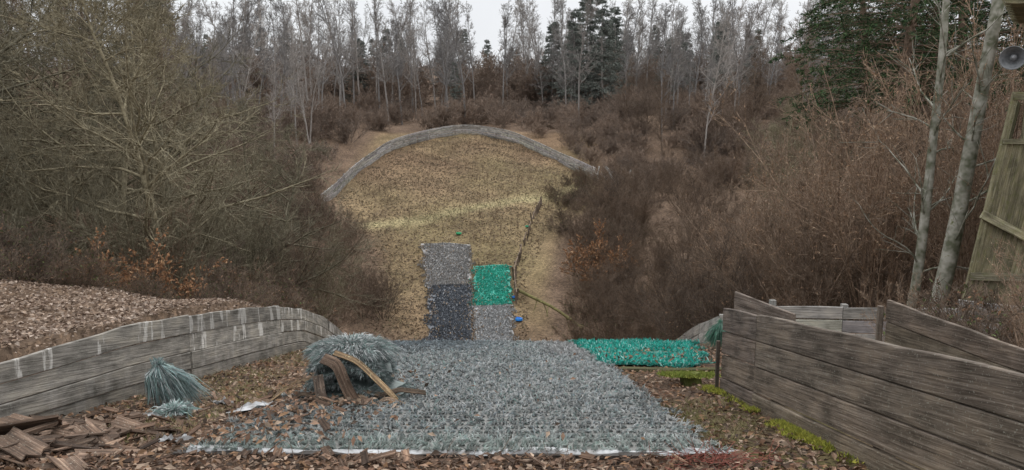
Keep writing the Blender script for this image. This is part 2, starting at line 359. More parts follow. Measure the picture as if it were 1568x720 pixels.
def bare_tree(seed,h,tr,nl,n2,n3,n4,mats,spread=.9,minr=.005,cb=.2,lean=.04,leaf=0,trop=.06,wand=.1,limbL=.38,limbR=.5):
    r=np.random.default_rng(seed); mb=MB()
    p=np.zeros((1,3)); p[:,2]=-.3
    d=np.stack([r.normal(0,lean,1),r.normal(0,lean,1),np.ones(1)],1)
    P,Q=grow(p,d,h*r.uniform(.8,1,1),np.full(1,tr),np.full(1,max(minr*1.5,.01)),12,.05,(0,0,.03),r)
    tubes(mb,P,Q,8)
    p,d,rr,t,L=spawn(P,Q,nl,cb,.98,spread,r)
    ll=L*limbL*(1.15-t)*r.uniform(.6,1.3,len(t))+.3
    P1,Q1=grow(p,d,ll,np.maximum(rr*limbR,minr*1.6),np.full(len(t),minr*1.3),8,wand,(0,0,trop),r); tubes(mb,P1,Q1,4)
    p,d,rr,t,L=spawn(P1,Q1,n2,.12,.98,.75,r); ll=L*.45*(1.2-t*.8)*r.uniform(.5,1.3,len(t))+.1
    P2,Q2=grow(p,d,ll,np.maximum(rr*.6,minr*1.2),np.full(len(t),minr),6,wand*1.2,(0,0,trop*.6),r); tubes(mb,P2,Q2,3)
    p,d,rr,t,L=spawn(P2,Q2,n3,.1,.98,.7,r); ll=L*.5*(1.2-t*.7)*r.uniform(.5,1.3,len(t))+.06
    P3,Q3=grow(p,d,ll,np.full(len(t),minr),np.full(len(t),minr*.7),4,wand*1.3,(0,0,trop*.4),r); tubes(mb,P3,Q3,3)
    if n4:
        p,d,rr,t,L=spawn(P3,Q3,n4,.1,.98,.7,r); ll=L*.55*r.uniform(.5,1.3,len(t))+.05
        P4,Q4=grow(p,d,ll,np.full(len(t),minr*.8),np.full(len(t),minr*.5),2,wand,(0,0,0),r); tubes(mb,P4,Q4,3)
    if leaf: leaves_on(mb,P3,leaf,.03,[(.30,.15,.07),(.22,.11,.05),(.36,.22,.12)],r)
    return mb.mesh('bare_tree_mesh',mats,True)
def shrub(seed,h,stems,mats,minr=.004,leaf=0,lean=.45,n1=6,n2=6,n3=5,r0=.022,leafcols=None,ls=.028):
    r=np.random.default_rng(seed); mb=MB()
    a=r.uniform(0,2*np.pi,stems); rad=r.uniform(0,.35,stems); p=np.stack([np.cos(a)*rad,np.sin(a)*rad,np.full(stems,-.2)],1)
    le=np.abs(r.normal(0,lean,stems)); d=np.stack([np.cos(a)*le,np.sin(a)*le,np.ones(stems)],1)
    P,Q=grow(p,d,h*r.uniform(.55,1.1,stems),np.full(stems,r0)*r.uniform(.5,1.2,stems),np.full(stems,minr),9,.07,(0,0,-.01),r); tubes(mb,P,Q,5)
    p,d,rr,t,L=spawn(P,Q,n1,.2,.98,.5,r); P1,Q1=grow(p,d,L*.35*(1.2-t)*r.uniform(.5,1.3,len(t))+.15,np.maximum(rr*.6,minr),np.full(len(t),minr),6,.09,(0,0,.06),r); tubes(mb,P1,Q1,3)
    p,d,rr,t,L=spawn(P1,Q1,n2,.1,.98,.6,r); P2,Q2=grow(p,d,L*.45*r.uniform(.4,1.3,len(t))+.08,np.full(len(t),minr),np.full(len(t),minr*.7),4,.1,(0,0,.05),r); tubes(mb,P2,Q2,3)
    if n3:
        p,d,rr,t,L=spawn(P2,Q2,n3,.1,.98,.6,r); P3,Q3=grow(p,d,L*.5*r.uniform(.4,1.3,len(t))+.05,np.full(len(t),minr*.8),np.full(len(t),minr*.6),2,.1,(0,0,.03),r); tubes(mb,P3,Q3,3)
    if leaf: leaves_on(mb,P2,leaf,ls,leafcols or [(.30,.17,.09),(.24,.13,.07),(.36,.24,.14)],r)
    return mb.mesh('shrub_mesh',mats,True)
def spruce(seed,h,cb,nb,mats,cols,spread=.2,needle=.09,nn=16,wn=.012,dead=24,droop=.06):
    r=np.random.default_rng(seed); mb=MB()
    P,Q=grow(np.array([[0,0,-.3]]),np.array([[.01,.01,1.]]),np.array([h]),np.array([h*.013]),np.array([.02]),14,.01,(0,0,.02),r); tubes(mb,P,Q,8)
    p,d,rr,t,L=spawn(P,Q,nb,cb,.985,1.5,r,.12)
    ll=h*spread*(1.03-t)**.75*r.uniform(.7,1.15,len(t))+.2
    P1,Q1=grow(p,d,ll,np.maximum(rr*.22,.012),np.full(len(t),.006),7,.04,(0,0,-droop),r); tubes(mb,P1,Q1,3)
    p,d,rr,_,_=spawn(P,Q,dead,.08,cb+.1,1.5,r,.15); Pd,Qd=grow(p,d,h*spread*.6*r.uniform(.3,1,dead),np.full(dead,.018),np.full(dead,.006),6,.07,(0,0,-.07),r); tubes(mb,Pd,Qd,3)
    p,d,rr,tt,L=spawn(Pd,Qd,7,.2,1,.9,r); Pe,Qe=grow(p,d,L*.3,np.full(len(tt),.007),np.full(len(tt),.004),4,.1,(0,0,-.08),r); tubes(mb,Pe,Qe,3)
    p,d,rr,t2,L=spawn(P1,Q1,12,.15,1.0,.9,r); d[:,2]*=.3; P2,Q2=grow(p,d,L*.33*(1.15-t2)+.12,np.full(len(t2),.006),np.full(len(t2),.004),4,.06,(0,0,-.12),r); tubes(mb,P2,Q2,3)
    for PP,n_ in ((P2,nn),(P1,nn*2)):
        Nn,K,_=PP.shape; m=Nn*n_; i=np.repeat(np.arange(Nn),n_); tt=r.random(m)*(K-1)*.999; k_=tt.astype(int); f=(tt-k_)[:,None]
        a_=PP[i,k_];b_=PP[i,k_+1]; pp=a_+(b_-a_)*f; dd=nrm(nrm(b_-a_)*.7+r.normal(0,.55,(m,3))); sd=nrm(np.cross(dd,r.normal(0,1,(m,3))))
        q=np.stack([pp-sd*wn,pp+sd*wn,pp+dd*(needle*r.uniform(.6,1.4,m))[:,None]],1)
        c=np.asarray(cols)[r.integers(0,len(cols),m)]*r.uniform(.6,1.3,(m,1)); mb.add(q,np.arange(m*3).reshape(m,3),col=np.repeat(c,3,0),mi=1)
    return mb.mesh('spruce_mesh',mats,False)
def put(me,name,x,y,sc=1,rot=None,parent=None,dz=-.05,tilt=0):
    o=bpy.data.objects.new(name,me); scene.collection.objects.link(o)
    o.location=(x,y,float(H(x,y))+dz); o.scale=(sc,sc,sc*rng.uniform(.92,1.08)); o.rotation_euler=(rng.normal(0,.03)+tilt,rng.normal(0,.03),rng.uniform(0,6.28) if rot is None else rot)
    if parent: o.parent=parent
    return o

T_left=[bare_tree(10+i,10,.12,28,8,6,2,[M_bark,M_leafb],spread=1.15,cb=.12,wand=.14,trop=.01,limbL=.5,lean=.1,minr=.0062,limbR=.62) for i in range(3)]
T_tall=[bare_tree(20+i,15,.14,30,8,6,2,[M_barkd,M_leafb],spread=.75,cb=.2,limbL=.3,minr=.007) for i in range(2)]
T_far=[bare_tree(30+i,17,.115,26,7,5,0,[M_far,M_leafb],spread=.6,cb=.25,limbL=.24,minr=.012,trop=.08) for i in range(4)]
S_olive=[shrub(40+i,4.5,14,[M_bark,M_leafb],minr=.005) for i in range(2)]
S_brown=[shrub(50+i,3.6,16,[M_barkd,M_leafb],leaf=1,lean=.55,minr=.0045,leafcols=[(.3,.19,.12),(.22,.14,.09)]) for i in range(3)]
S_hazel=[shrub(60+i,6.3,22,[M_haz,M_leafb],leaf=5,lean=.36,r0=.038,n1=7,n2=5,n3=2,minr=.0058,leafcols=[(.42,.27,.17),(.34,.22,.14),(.46,.34,.23)]) for i in range(3)]
S_beech=shrub(70,1.7,10,[M_barkd,M_leafb],leaf=7,lean=.5,r0=.015,ls=.035,leafcols=[(.40,.21,.11),(.32,.17,.09),(.44,.27,.15)],n3=0)
S_low=[shrub(75+i,1.3,18,[M_barkd,M_leafb],leaf=1,lean=.9,r0=.01,n3=2,leafcols=[(.26,.15,.09),(.11,.14,.05)]) for i in range(2)]
S_lowfar=shrub(79,2.4,22,[M_farb,M_leafb],leaf=2,lean=.6,r0=.02,n3=2,minr=.009,leafcols=[(.31,.225,.17),(.25,.18,.14)],ls=.05)  # leaf colours paled too, haze put into the colour
gc=[(.05,.10,.04),(.075,.135,.05),(.035,.07,.032)]
SP=[spruce(80+i,18,.40,170,[M_barkd,M_needle],gc,needle=.13,nn=15,wn=.02,spread=.26,droop=.085) for i in range(2)]
SPd=[spruce(90+i,19,.22,150,[M_barkd,M_needle],[(.05,.062,.034),(.07,.07,.042),(.085,.072,.048)],needle=.13,nn=7,wn=.02,dead=40) for i in range(2)]
SPf=[spruce(95+i,13,.10,170,[M_far,M_needle],[(.21,.235,.205),(.24,.26,.23),(.18,.205,.18)],needle=.22,nn=7,wn=.035,dead=6) for i in range(2)]  # needles greyed and lightened, haze put into their colour

def scatter(meshes,name,n,fn,smin,smax,parent=None,seed=0):
    r=np.random.default_rng(seed); k_=0;tries=0
    while k_<n and tries<n*40:
        tries+=1; p=fn(r)
        if p is None: continue
        put(meshes[r.integers(len(meshes))],name,p[0],p[1],r.uniform(smin,smax),parent=parent); k_+=1
# ---- left wood
for x,y,s_ in ((-7.4,16.5,.85),(-10.5,15.5,1),(-9.2,20.5,1.0),(-14,17,1.1),(-13,23,1.1),(-12,27,1.15),(-18,20,1.2),(-18,28,1.2),(-15,33,1.1),(-7.9,24.5,.7),(-9.3,17.5,.9),(-12,19.5,1.0),(-15.5,24,1.1),(-10,29,.75),(-12.3,15,.9),(-16,38,1.0)):
    put(T_left[int(rng.integers(3))],'bare_tree',x,y,s_)
scatter(T_tall,'bare_tree',26,lambda r:(lambda y:(-.37*y-3.5-r.uniform(0,18),y))(r.uniform(24,62)),.8,1.15,seed=1)
scatter(SPd,'spruce_tree',32,lambda r:(lambda y:(-.42*y-6-r.uniform(0,26),y))(r.uniform(20,60)),.8,1.2,seed=2)
scatter(S_olive,'shrub',14,lambda r:(lambda y:(-.06*y-4.6-r.uniform(0,8),y))(r.uniform(15,26)),.7,1.1,seed=3)
scatter(S_brown,'shrub',40,lambda r:(lambda y:(-(4.8+(y-15)*.23)-r.uniform(0,9),y))(r.uniform(16,50)),.6,1.1,seed=4)
scatter(S_brown,'shrub',34,lambda r:(lambda y:(-np.interp(y,[26,38,46,54],[4.6,6.1,9.4,14.8])-r.uniform(0,3.5),y))(r.uniform(26,54)),.4,.8,seed=24)
# ---- right wood
for x,y,s_ in ((8.2,17,.95),(10.3,16.5,1.05),(12.5,18,1.1),(9.3,20,1.05),(11.5,22,1.1),(14.5,20,1.15),(7.0,20.5,.8),(8.3,24,.95),(13,26,1.15),(16,24,1.2),(9.4,15,.85),(18,21,1.2),(7.2,17.8,.75),(10.4,25,1.0)):
    put(S_hazel[int(rng.integers(3))],'hazel_shrub',x,y,s_)
for x,y,s_ in ((5.3,7.3,.27),(6.2,8.3,.3),(6.9,9.4,.32),(5.0,9.4,.22)): put(S_hazel[1],'hazel_sapling',x,y,s_)
scatter(S_brown,'shrub',36,lambda r:(lambda y:((4.9 if y<30 else 3.6)+r.uniform(0,9)+max(0,y-48)*.5,y))(r.uniform(17,58)),.6,1.1,seed=5)
scatter(S_brown,'shrub',30,lambda r:(lambda y:(np.interp(y,[22,32,40,50,56],[4.6,4.0,3.9,4.9,8.5])+r.uniform(0,3.5),y))(r.uniform(22,54)),.5,1.0,seed=25)
scatter(T_tall,'bare_tree',18,lambda r:(lambda y:(.36*y+1+r.uniform(0,18),y))(r.uniform(28,64)),.55,.85,seed=6)
scatter(T_left,'bare_tree',8,lambda r:(lambda y:(.30*y+2+r.uniform(0,8),y))(r.uniform(26,50)),.6,.85,seed=16)
scatter(T_tall,'bare_tree',12,lambda r:(r.uniform(9.5,24),r.uniform(58,76)),.4,.65,seed=26)
for x,y,s_ in ((11.3,23.5,1.0),(14.8,25,1.1),(18.5,26,1.15),(15.5,32,1.1),(22,30,1.2),(21,38,1.1),(27,36,1.2)): put(SP[int(rng.integers(2))],'spruce_tree',x,y,s_)
scatter(SPd,'spruce_tree',16,lambda r:(lambda y:(.5*y+3+r.uniform(0,22),y))(r.uniform(28,60)),.8,1.1,seed=7)
for x,y in ((4.3,40),(5.0,38.5)): put(S_beech,'young_beech',x,y,1.9)
put(S_beech,'young_beech',-6.8,14.3,1.0); put(S_beech,'young_beech',-7.6,13.9,.8)
# ---- distant forest (one mass)
df=empty('distant_forest')
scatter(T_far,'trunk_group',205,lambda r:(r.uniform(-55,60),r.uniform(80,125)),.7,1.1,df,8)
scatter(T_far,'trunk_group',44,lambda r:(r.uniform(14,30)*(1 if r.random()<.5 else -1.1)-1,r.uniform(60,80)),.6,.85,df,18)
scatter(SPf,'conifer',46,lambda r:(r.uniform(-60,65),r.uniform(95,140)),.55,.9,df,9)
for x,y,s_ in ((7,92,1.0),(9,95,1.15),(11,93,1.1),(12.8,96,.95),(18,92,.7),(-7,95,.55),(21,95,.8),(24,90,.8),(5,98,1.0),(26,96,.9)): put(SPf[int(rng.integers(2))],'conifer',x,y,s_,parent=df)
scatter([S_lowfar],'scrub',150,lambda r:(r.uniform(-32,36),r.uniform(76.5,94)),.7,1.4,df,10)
scatter([S_lowfar],'scrub',120,lambda r:(r.uniform(-60,65),r.uniform(98,125)),1.8,3.3,df,19)
scatter([S_lowfar],'scrub',90,lambda r:((15+r.uniform(0,16))*(1 if r.random()<.5 else -1),r.uniform(56,80)),.8,1.5,df,20)
# ---- undergrowth
ug=empty('undergrowth')
def ugf(r):
    y=r.uniform(16,60)
    if r.random()<.5: return (-(4.6+(y-15)*.225)-r.uniform(0,3)-(max(0,y-50)*.2),y)
    return ((4.6 if y<24 else 2.9)+r.uniform(0,5),y)
scatter(S_low,'bramble',150,ugf,.6,1.3,ug,11)
scatter([S_lowfar],'scrub',60,lambda r:(lambda y:(np.interp(y,[56,63,70,76],[9,7.3,4.6,1.5])+r.uniform(0,9),y))(r.uniform(56,77)),.5,.9,ug,12)
scatter(S_low,'bramble',34,lambda r:(-r.uniform(4.6,15),r.uniform(11.4,13.8)),.4,.9,ug,13)
for x,y in ((5.1,7.4),(5.6,8.6),(6.4,7.0),(5.9,9.5),(7.2,9.0)): put(S_low[0],'bramble',x,y,1.0,parent=ug)

# ---- birch trunks on the right
for (x,y,lx,h,rr,sd) in ((8.0,14.2,.17,13,.16,1),(7.75,14.6,.13,9,.10,2)):
    r=np.random.default_rng(sd); mb=MB(); z=float(H(x,y))
    P,Q=grow(np.array([[x,y,z-.3]]),np.array([[lx,0,1.]]),np.array([h]),np.array([rr]),np.array([.05]),16,.02,(0,0,0),r); tubes(mb,P,Q,12)
    p,d,r_,t,L=spawn(P,Q,20,.15,.95,1.0,r); P1,Q1=grow(p,d,r.uniform(.6,2.2,20),np.full(20,.022),np.full(20,.008),7,.12,(0,0,.02),r); tubes(mb,P1,Q1,5)
    p,d,r_,t,L=spawn(P1,Q1,7,.1,1,.8,r); P2,Q2=grow(p,d,L*.4,np.full(len(t),.008),np.full(len(t),.004),5,.12,(0,0,0),r); tubes(mb,P2,Q2,3)
    mb.obj('birch_tree',[M_birch],smooth=True)

# ------------------------------------------------------------------ bristle mats
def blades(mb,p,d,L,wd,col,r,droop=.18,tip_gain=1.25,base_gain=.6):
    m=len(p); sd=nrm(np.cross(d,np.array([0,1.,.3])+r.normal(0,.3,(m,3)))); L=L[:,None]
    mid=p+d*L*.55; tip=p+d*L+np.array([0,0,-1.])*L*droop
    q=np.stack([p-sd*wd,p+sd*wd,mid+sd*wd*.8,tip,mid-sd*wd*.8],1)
    # each bristle is darker towards its foot, tips are worn pale
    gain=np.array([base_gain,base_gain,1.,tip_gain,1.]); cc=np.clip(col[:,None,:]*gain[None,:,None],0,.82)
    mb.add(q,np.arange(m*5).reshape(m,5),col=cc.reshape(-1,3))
r=np.random.default_rng(11)
pale=np.array([.58,.62,.62]); white=np.array([.80,.81,.80]); teal=np.array([.36,.50,.47]); dblue=np.array([.28,.33,.37])
mat_o=empty('takeoff_bristle_mat')
mb=MB()
def sheet(mb,x0f,x1f,y0,y1,off,col,n=12,m=6):
    u=np.linspace(y0,y1,n)[:,None]; v=np.linspace(0,1,m)[None,:]; yy_=u+0*v; xx=x0f(u)*(1-v)+x1f(u)*v
    zz=H(xx,yy_)+off; i=np.arange(n*m).reshape(n,m)
    mb.add(np.stack([xx,yy_,zz],-1),np.stack([i[:-1,:-1],i[:-1,1:],i[1:,1:],i[1:,:-1]],-1).reshape(-1,4),col=col)
sheet(mb,lambda y:-2.15+0*y-.03*(y-4.9),lambda y:1.38+0*y-.03*np.maximum(y-10,0),4.92,15.4,.035,(.18,.18,.17),80,30)
sheet(mb,lambda y:1.40-.03*np.maximum(y-10,0),lambda y:2.75+(y-10.2)*.2+.15*np.sin(y*2.1),10.75,15.4,.035,(.03,.15,.12),40,14)
mb.obj('backing_sheet',[M_plastic],mat_o)
mb=MB()
for yr in np.arange(4.95,15.45,.17):
    dn=int(np.interp(yr,[5,8,15],[1800,1400,760])); x=r.uniform(-2.2-.03*(yr-4.9)+r.normal(0,.06),1.4-.03*max(yr-10,0)+r.normal(0,.05),dn)
    x=np.round(x/.034)*.034+r.normal(0,.004,dn); y=yr+.025*np.sin(x*3+yr)+r.normal(0,.010,dn)
    bid=np.round(x/.034).astype(int); bid-=bid.min(); bv=r.uniform(.6,1.2,bid.max()+1)[bid]; bl=r.normal(0,.35,bid.max()+1)[bid]
    p=np.stack([x,y,H(x,y)+.035],-1)
    lf=.62 if yr>5.4 else .35
    d=nrm(np.stack([bl+r.normal(0,.25,dn),-lf+r.normal(0,.28,dn),np.full(dn,.55)],-1))
    ff=np.clip(fb(x*1.2+2,y*.9)*.5+.5,0,1); c=pale*(1-ff[:,None]*.5)+white*ff[:,None]*.5
    pick=r.random(dn); c=np.where((pick<.34)[:,None],white,c); c=np.where((pick>.78)[:,None],dblue*1.2,c); c=np.where((pick>.91)[:,None],teal,c)
    gf=sst((5.9-y)/1.0)[:,None]*.5; c=c*(1-gf)+np.array([.52,.63,.56])*gf
    db=(sst((y-11.5)/3)*sst((-x+.0)/1.5+.2))[:,None]*.7; c=c*(1-db)+dblue*db
    pw=(sst((y-11.0)/2)*sst((x-.3)/.6))[:,None]*.6; c=c*(1-pw)+np.array([.68,.655,.655])*pw
    c=c*bv[:,None]*r.uniform(.8,1.15,(dn,1))*r.uniform(.85,1.12); wd=np.interp(yr,[5,15],[.003,.0075])
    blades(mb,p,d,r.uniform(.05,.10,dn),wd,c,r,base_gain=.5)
for yr in np.arange(10.15,15.45,.17):
    dn=600; x=r.uniform(1.42-.03*(yr-10)+r.normal(0,.06),3.0+(yr-10.2)*.2+r.normal(0,.16),dn)
    y=yr+.05*np.sin(x*4)+r.normal(0,.02,dn)
    # worn and torn: bristles missing in patches, most of all at the rim
    rim=np.minimum(np.clip((y-10.2-.35*np.abs(np.sin(x*2.7)))/.5,0,1),np.clip((3.0+(y-10.2)*.2-x-.25*np.abs(np.sin(y*2.3)))/.35,0,1))
    keep=(r.random(dn)<rim)&((fb(x*2.3+1,y*2.1)+r.normal(0,.25,dn))>-.75); x,y=x[keep],y[keep]; dn=len(x)
    p=np.stack([x,y,H(x,y)+.035],-1); d=nrm(np.stack([r.normal(0,.4,dn),-.5+r.normal(0,.4,dn),np.full(dn,.6)],-1))
    c=np.array([.06,.50,.42])*r.uniform(.4,1.3,(dn,1)); c=np.where(r.random((dn,1))<.18,np.array([.45,.72,.66]),c)
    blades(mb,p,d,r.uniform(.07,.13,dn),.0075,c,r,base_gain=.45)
mb.obj('bristles',[M_plastic],mat_o)
mb=MB(); xe=np.linspace(-2.2,1.45,90); ye=4.87+.015*np.sin(xe*2)+.012*np.sin(xe*9)+.04*(xe>1)*(xe-1); ze=H(xe,ye)
P=np.stack([xe,ye,ze+.026+.006*np.sin(xe*5)],-1); fr=(.004+.014*np.clip(np.sin(xe*3.1+1)+.5*np.sin(xe*11),0,1))[:,None]
up=P+np.array([0,.02,0])+np.array([0,0,1])*fr; lo=P-np.array([0,0,1])*fr*.4; V=np.stack([lo,up,up+np.array([0,.04,.004])],1); i=np.arange(90*3).reshape(90,3)
mb.add(V,np.concatenate([np.stack([i[:-1,q],i[1:,q],i[1:,q+1],i[:-1,q+1]],-1) for q in (0,1)]))
mb.obj('frayed_edge',[M_sheet],mat_o)
mb=MB(); box(mb,(-2.3,4.89,float(H(-2.3,4.86))+.0),(1.0,4.89,float(H(1,4.86))+.0),.05,.06,(0,0,1),(.5,.5,.5)); mb.obj('edge_shadow_strip',[M_rubber],mat_o)  # dark strip painting the shadow below the mat's pale front edge

def crumple(name,x,y,sx,sy,h,mat,seed,rot=0,n=9):
    r=np.random.default_rng(seed); u,v=np.meshgrid(np.linspace(-1,1,n),np.linspace(-1,1,n)); 
    rad=1+.25*np.sin(3*np.arctan2(v,u)+seed)+.15*np.sin(7*np.arctan2(v,u))
    px=u*sx*rad; py=v*sy*rad; X_=x+px*math.cos(rot)-py*math.sin(rot); Y_=y+px*math.sin(rot)+py*math.cos(rot)
    z=H(X_,Y_)+.02+h*np.abs(r.normal(0,.5,(n,n)))*(1-.6*np.maximum(abs(u),abs(v)))+h*.5*np.sin(u*4+seed)*.3+h*.15
    i=np.arange(n*n).reshape(n,n); mb=MB(); mb.add(np.stack([X_,Y_,z],-1),np.stack([i[:-1,:-1],i[:-1,1:],i[1:,1:],i[1:,:-1]],-1).reshape(-1,4)); return mb.obj(name,[mat],smooth=False)
crumple('torn_plastic_sheet',1.25,4.93,.26,.06,.05,M_sheet,1,.15)
crumple('torn_plastic_sheet',-2.3,6.75,.26,.11,.07,M_sheet,2,.5)
crumple('torn_plastic_sheet',-2.75,7.0,.07,.05,.08,M_sheet,3)
crumple('torn_plastic_sheet',-2.45,5.25,.1,.05,.06,M_sheet,4,.4)
crumple('torn_plastic_sheet',-3.0,6.3,.16,.06,.06,M_sheet,5,.4)

# far landing mats
def farmat(name,ya,yb,xa0,xa1,xb0,xb1,cols,seed,dens=105):
    w_=empty(name); r=np.random.default_rng(seed); mb=MB(); base=np.mean(cols,0)*.85
    f0=lambda y:np.interp(y,[ya,yb],[xa0,xb0])+.08*np.sin(y*2.3); f1=lambda y:np.interp(y,[ya,yb],[xa1,xb1])+.04*np.sin(y*3.1)
    sheet(mb,f0,f1,ya,yb,.06,base,24,8); mb.obj('backing_sheet',[M_plastic],w_); mb=MB()
    for yr in np.arange(ya,yb,.24):
        dn=int(dens*(f1(yr)-f0(yr))); x=r.uniform(f0(yr)+r.normal(0,.16),f1(yr)+r.normal(0,.12),dn); y=yr+r.normal(0,.07,dn)
        p=np.stack([x,y,H(x,y)+.05],-1); d=nrm(np.stack([r.normal(0,.4,dn),-.3+r.normal(0,.5,dn),np.full(dn,.7)],-1))
        wear=(.88+.2*np.clip(fb(x*.8+seed,y*.5)*.5+.5,0,1))[:,None]
        c=np.asarray(cols)[r.integers(0,len(cols),dn)]*r.uniform(.85,1.1,(dn,1))*r.uniform(.9,1.08)*wear; blades(mb,p,d,r.uniform(.08,.16,dn),.018,c,r,tip_gain=1.05,base_gain=.9)
    n=int((yb-ya)*60); y=r.uniform(ya,yb,n); u=r.random(n)**3*.5; u=np.where(r.random(n)<.5,u,1-u); x=f0(y)*(1-u)+f1(y)*u
    quad_leaves(mb,np.stack([x,y,H(x,y)+.18],-1),.06,[(.22,.165,.11),(.27,.2,.14)],r)
    mb.obj('bristles',[M_plastic],w_)
gr=[(.36,.36,.365),(.41,.41,.41),(.32,.315,.31),(.34,.315,.285)]; dk=[(.14,.155,.175),(.165,.18,.205),(.19,.205,.23)]
farmat('landing_bristle_mat',40.0,46.2,-4.6,-2.2,-5.55,-2.55,gr,1)
farmat('landing_bristle_mat',31.0,40.0,-3.55,-1.62,-4.5,-2.15,dk,2)
farmat('landing_bristle_mat',31.0,37.2,-1.58,.1,-2.0,.03,[(.42,.43,.435),(.48,.485,.485),(.36,.36,.365)],3)
farmat('landing_bristle_mat',37.3,42.8,-1.98,.0,-2.15,-.1,[(.06,.46,.36),(.09,.54,.43),(.06,.38,.30)],4)
M_blue=vcol_mat('blue_plastic',.4,.5,.1)
for i,(x,y,s_,c) in enumerate(((.12,38.2,.13,(.02,.2,.65)),(.32,35.0,.19,(.02,.25,.75)),(-3.4,48,.18,(.03,.35,.15)),(1.0,49.6,.14,(.03,.35,.2)))):
    mb=MB(); r=np.random.default_rng(i); n=10; a=np.arange(n)/n*6.283; V=[]
    for l,(rad,zz) in enumerate(((1,.02),(.9,.25),(.75,.3),(.6,.08))): V.append(np.stack([x+np.cos(a)*rad*s_*(1+r.normal(0,.05,n)),y+np.sin(a)*rad*s_,float(H(x,y))+zz*s_*2+a*0+r.normal(0,.01,n)+.06],-1))
    V=np.concatenate(V); q=np.arange(40).reshape(4,10); qj=np.roll(q,-1,1)
    mb.add(V,[np.stack([q[:-1],qj[:-1],qj[1:],q[1:]],-1).reshape(-1,4),q[3]],col=c); mb.obj('plastic_lid' if i<2 else 'mat_scrap',[M_blue])

# fallen mossy log
mb=MB(); r=np.random.default_rng(5); P,Q=grow(np.array([[.2,38.4,float(H(.2,38.4))+.45]]),np.array([[2.7,-4.6,-.35]]),np.array([6.2]),np.array([.09]),np.array([.06]),12,.03,(0,0,0),r)
tubes(mb,P,Q,8); p,d,_,t,L=spawn(P,Q,5,.2,.9,.9,r); P1,Q1=grow(p,d,r.uniform(.4,1.2,5),np.full(5,.03),np.full(5,.01),5,.1,(0,0,0),r); tubes(mb,P1,Q1,4)
M_moss=bark_mat('mossy_bark',(.12,.11,.05),(.25,.235,.10),6); mb.obj('fallen_log',[M_moss],smooth=True)

# ------------------------------------------------------------------ debris
w=empty('torn_mat_heap'); cx,cy=-1.62,7.45; zc=float(H(cx,cy))+.03; r=np.random.default_rng(21)
def strip(mb,pts,wd,th,side=(0,1,0),col=(1,1,1)):
    pts=np.array(pts,float); n=len(pts); t=np.linspace(0,1,18); q=np.linspace(0,1,n)
    P=np.stack([np.interp(t,q,pts[:,k_]) for k_ in range(3)],-1)
    for _ in range(2): P[1:-1]=(P[:-2]+2*P[1:-1]+P[2:])/4
    T=nrm(np.gradient(P,axis=0)); S=nrm(np.array(side,float)-T*(T@np.array(side,float))[:,None]); U=np.cross(T,S)
    V=np.stack([P-S*wd/2-U*th/2,P+S*wd/2-U*th/2,P+S*wd/2+U*th/2,P-S*wd/2+U*th/2],1); i=np.arange(72).reshape(18,4); j=np.roll(i,-1,1)
    s_=np.arange(18)*.05; wid=rng.uniform(0,20); wc=np.zeros((18,4,3)); wc[...,0]=s_[:,None]+wid; wc[...,1]=.5; wc[:,1:3,1]=.5+wd; wc[...,2]=wid
    mb.add(V,[np.stack([i[:-1],j[:-1],j[1:],i[1:]],-1).reshape(-1,4),i[0],i[-1][::-1]],wc,col)
mb=MB(); mbb=MB()
for k_ in range(16):
    z=zc+.02+k_*.029; a=r.uniform(-.45,.45); L_=r.uniform(.36,.5)*(1-.025*k_); ox,oy=r.normal(0,.06),r.normal(0,.05); ca,sa=math.cos(a),math.sin(a); sl_=r.normal(0,.03)
    pts=[(cx+ox-L_*ca,cy+oy-L_*sa,z-.05+r.uniform(-.03,.03)),(cx+ox-L_*.4*ca,cy+oy-L_*.4*sa,z+.015),(cx+ox+L_*.3*ca,cy+oy+L_*.3*sa,z+.015),(cx+ox+L_*ca,cy+oy+L_*sa,z-.06+r.uniform(-.04,.02))]
    strip(mb,pts,.48,.010,(-sa*.95,ca,sl_),np.array([.10,.125,.12])*r.uniform(.4,1.9))
    m=900; t=r.uniform(-1,1,m); endm=r.random(m)<.4
    lx=np.where(endm,L_*np.sign(t),t*L_); ly=np.where(endm,r.uniform(-.24,.24,m),-.24)
    zz=z+.01-.06*(lx/L_)**2+sl_*ly
    p=np.stack([cx+ox+lx*ca-ly*sa,cy+oy+lx*sa+ly*ca,zz],-1)
    d=nrm(np.stack([np.where(endm,np.sign(t),0)*ca+r.normal(0,.35,m),np.where(endm,0,-1.)+r.normal(0,.3,m),r.normal(-.15,.35,m)],-1))
    c=np.where(r.random((m,1))<.4,teal*.65,pale*.65)*r.uniform(.35,1.15,(m,1)); blades(mbb,p,d,r.uniform(.03,.08,m),.003,c,r)
m=6500; th=r.uniform(0,6.283,m); ph=np.arccos(r.uniform(.3,1,m)); n_=np.stack([np.sin(ph)*np.cos(th),np.sin(ph)*np.sin(th),np.cos(ph)],-1)
p=np.array([cx-.02,cy+.08,zc+.42])+n_*np.array([.42,.30,.15])*r.uniform(.8,1,(m,1)); clump=np.sin(th*9)*.4
d=nrm(n_*.5+r.normal(0,.25,(m,3))+np.stack([np.cos(th)*.9+clump*.4,np.sin(th)*.5,-.2+0*th],-1))
c=np.where(r.random((m,1))<.35,teal*.85,pale*.9)*(.65+.45*(np.sin(th*9+ph*4)>0))[:,None]*r.uniform(.5,1.15,(m,1)); c=np.where(r.random((m,1))<.2,white*.9,c); blades(mbb,p,d,r.uniform(.08,.16,m),.0035,c,r,.3)
mb.obj('backing_layers',[M_plastic],w); mbb.obj('bristles',[M_plastic],w)
mb=MB()
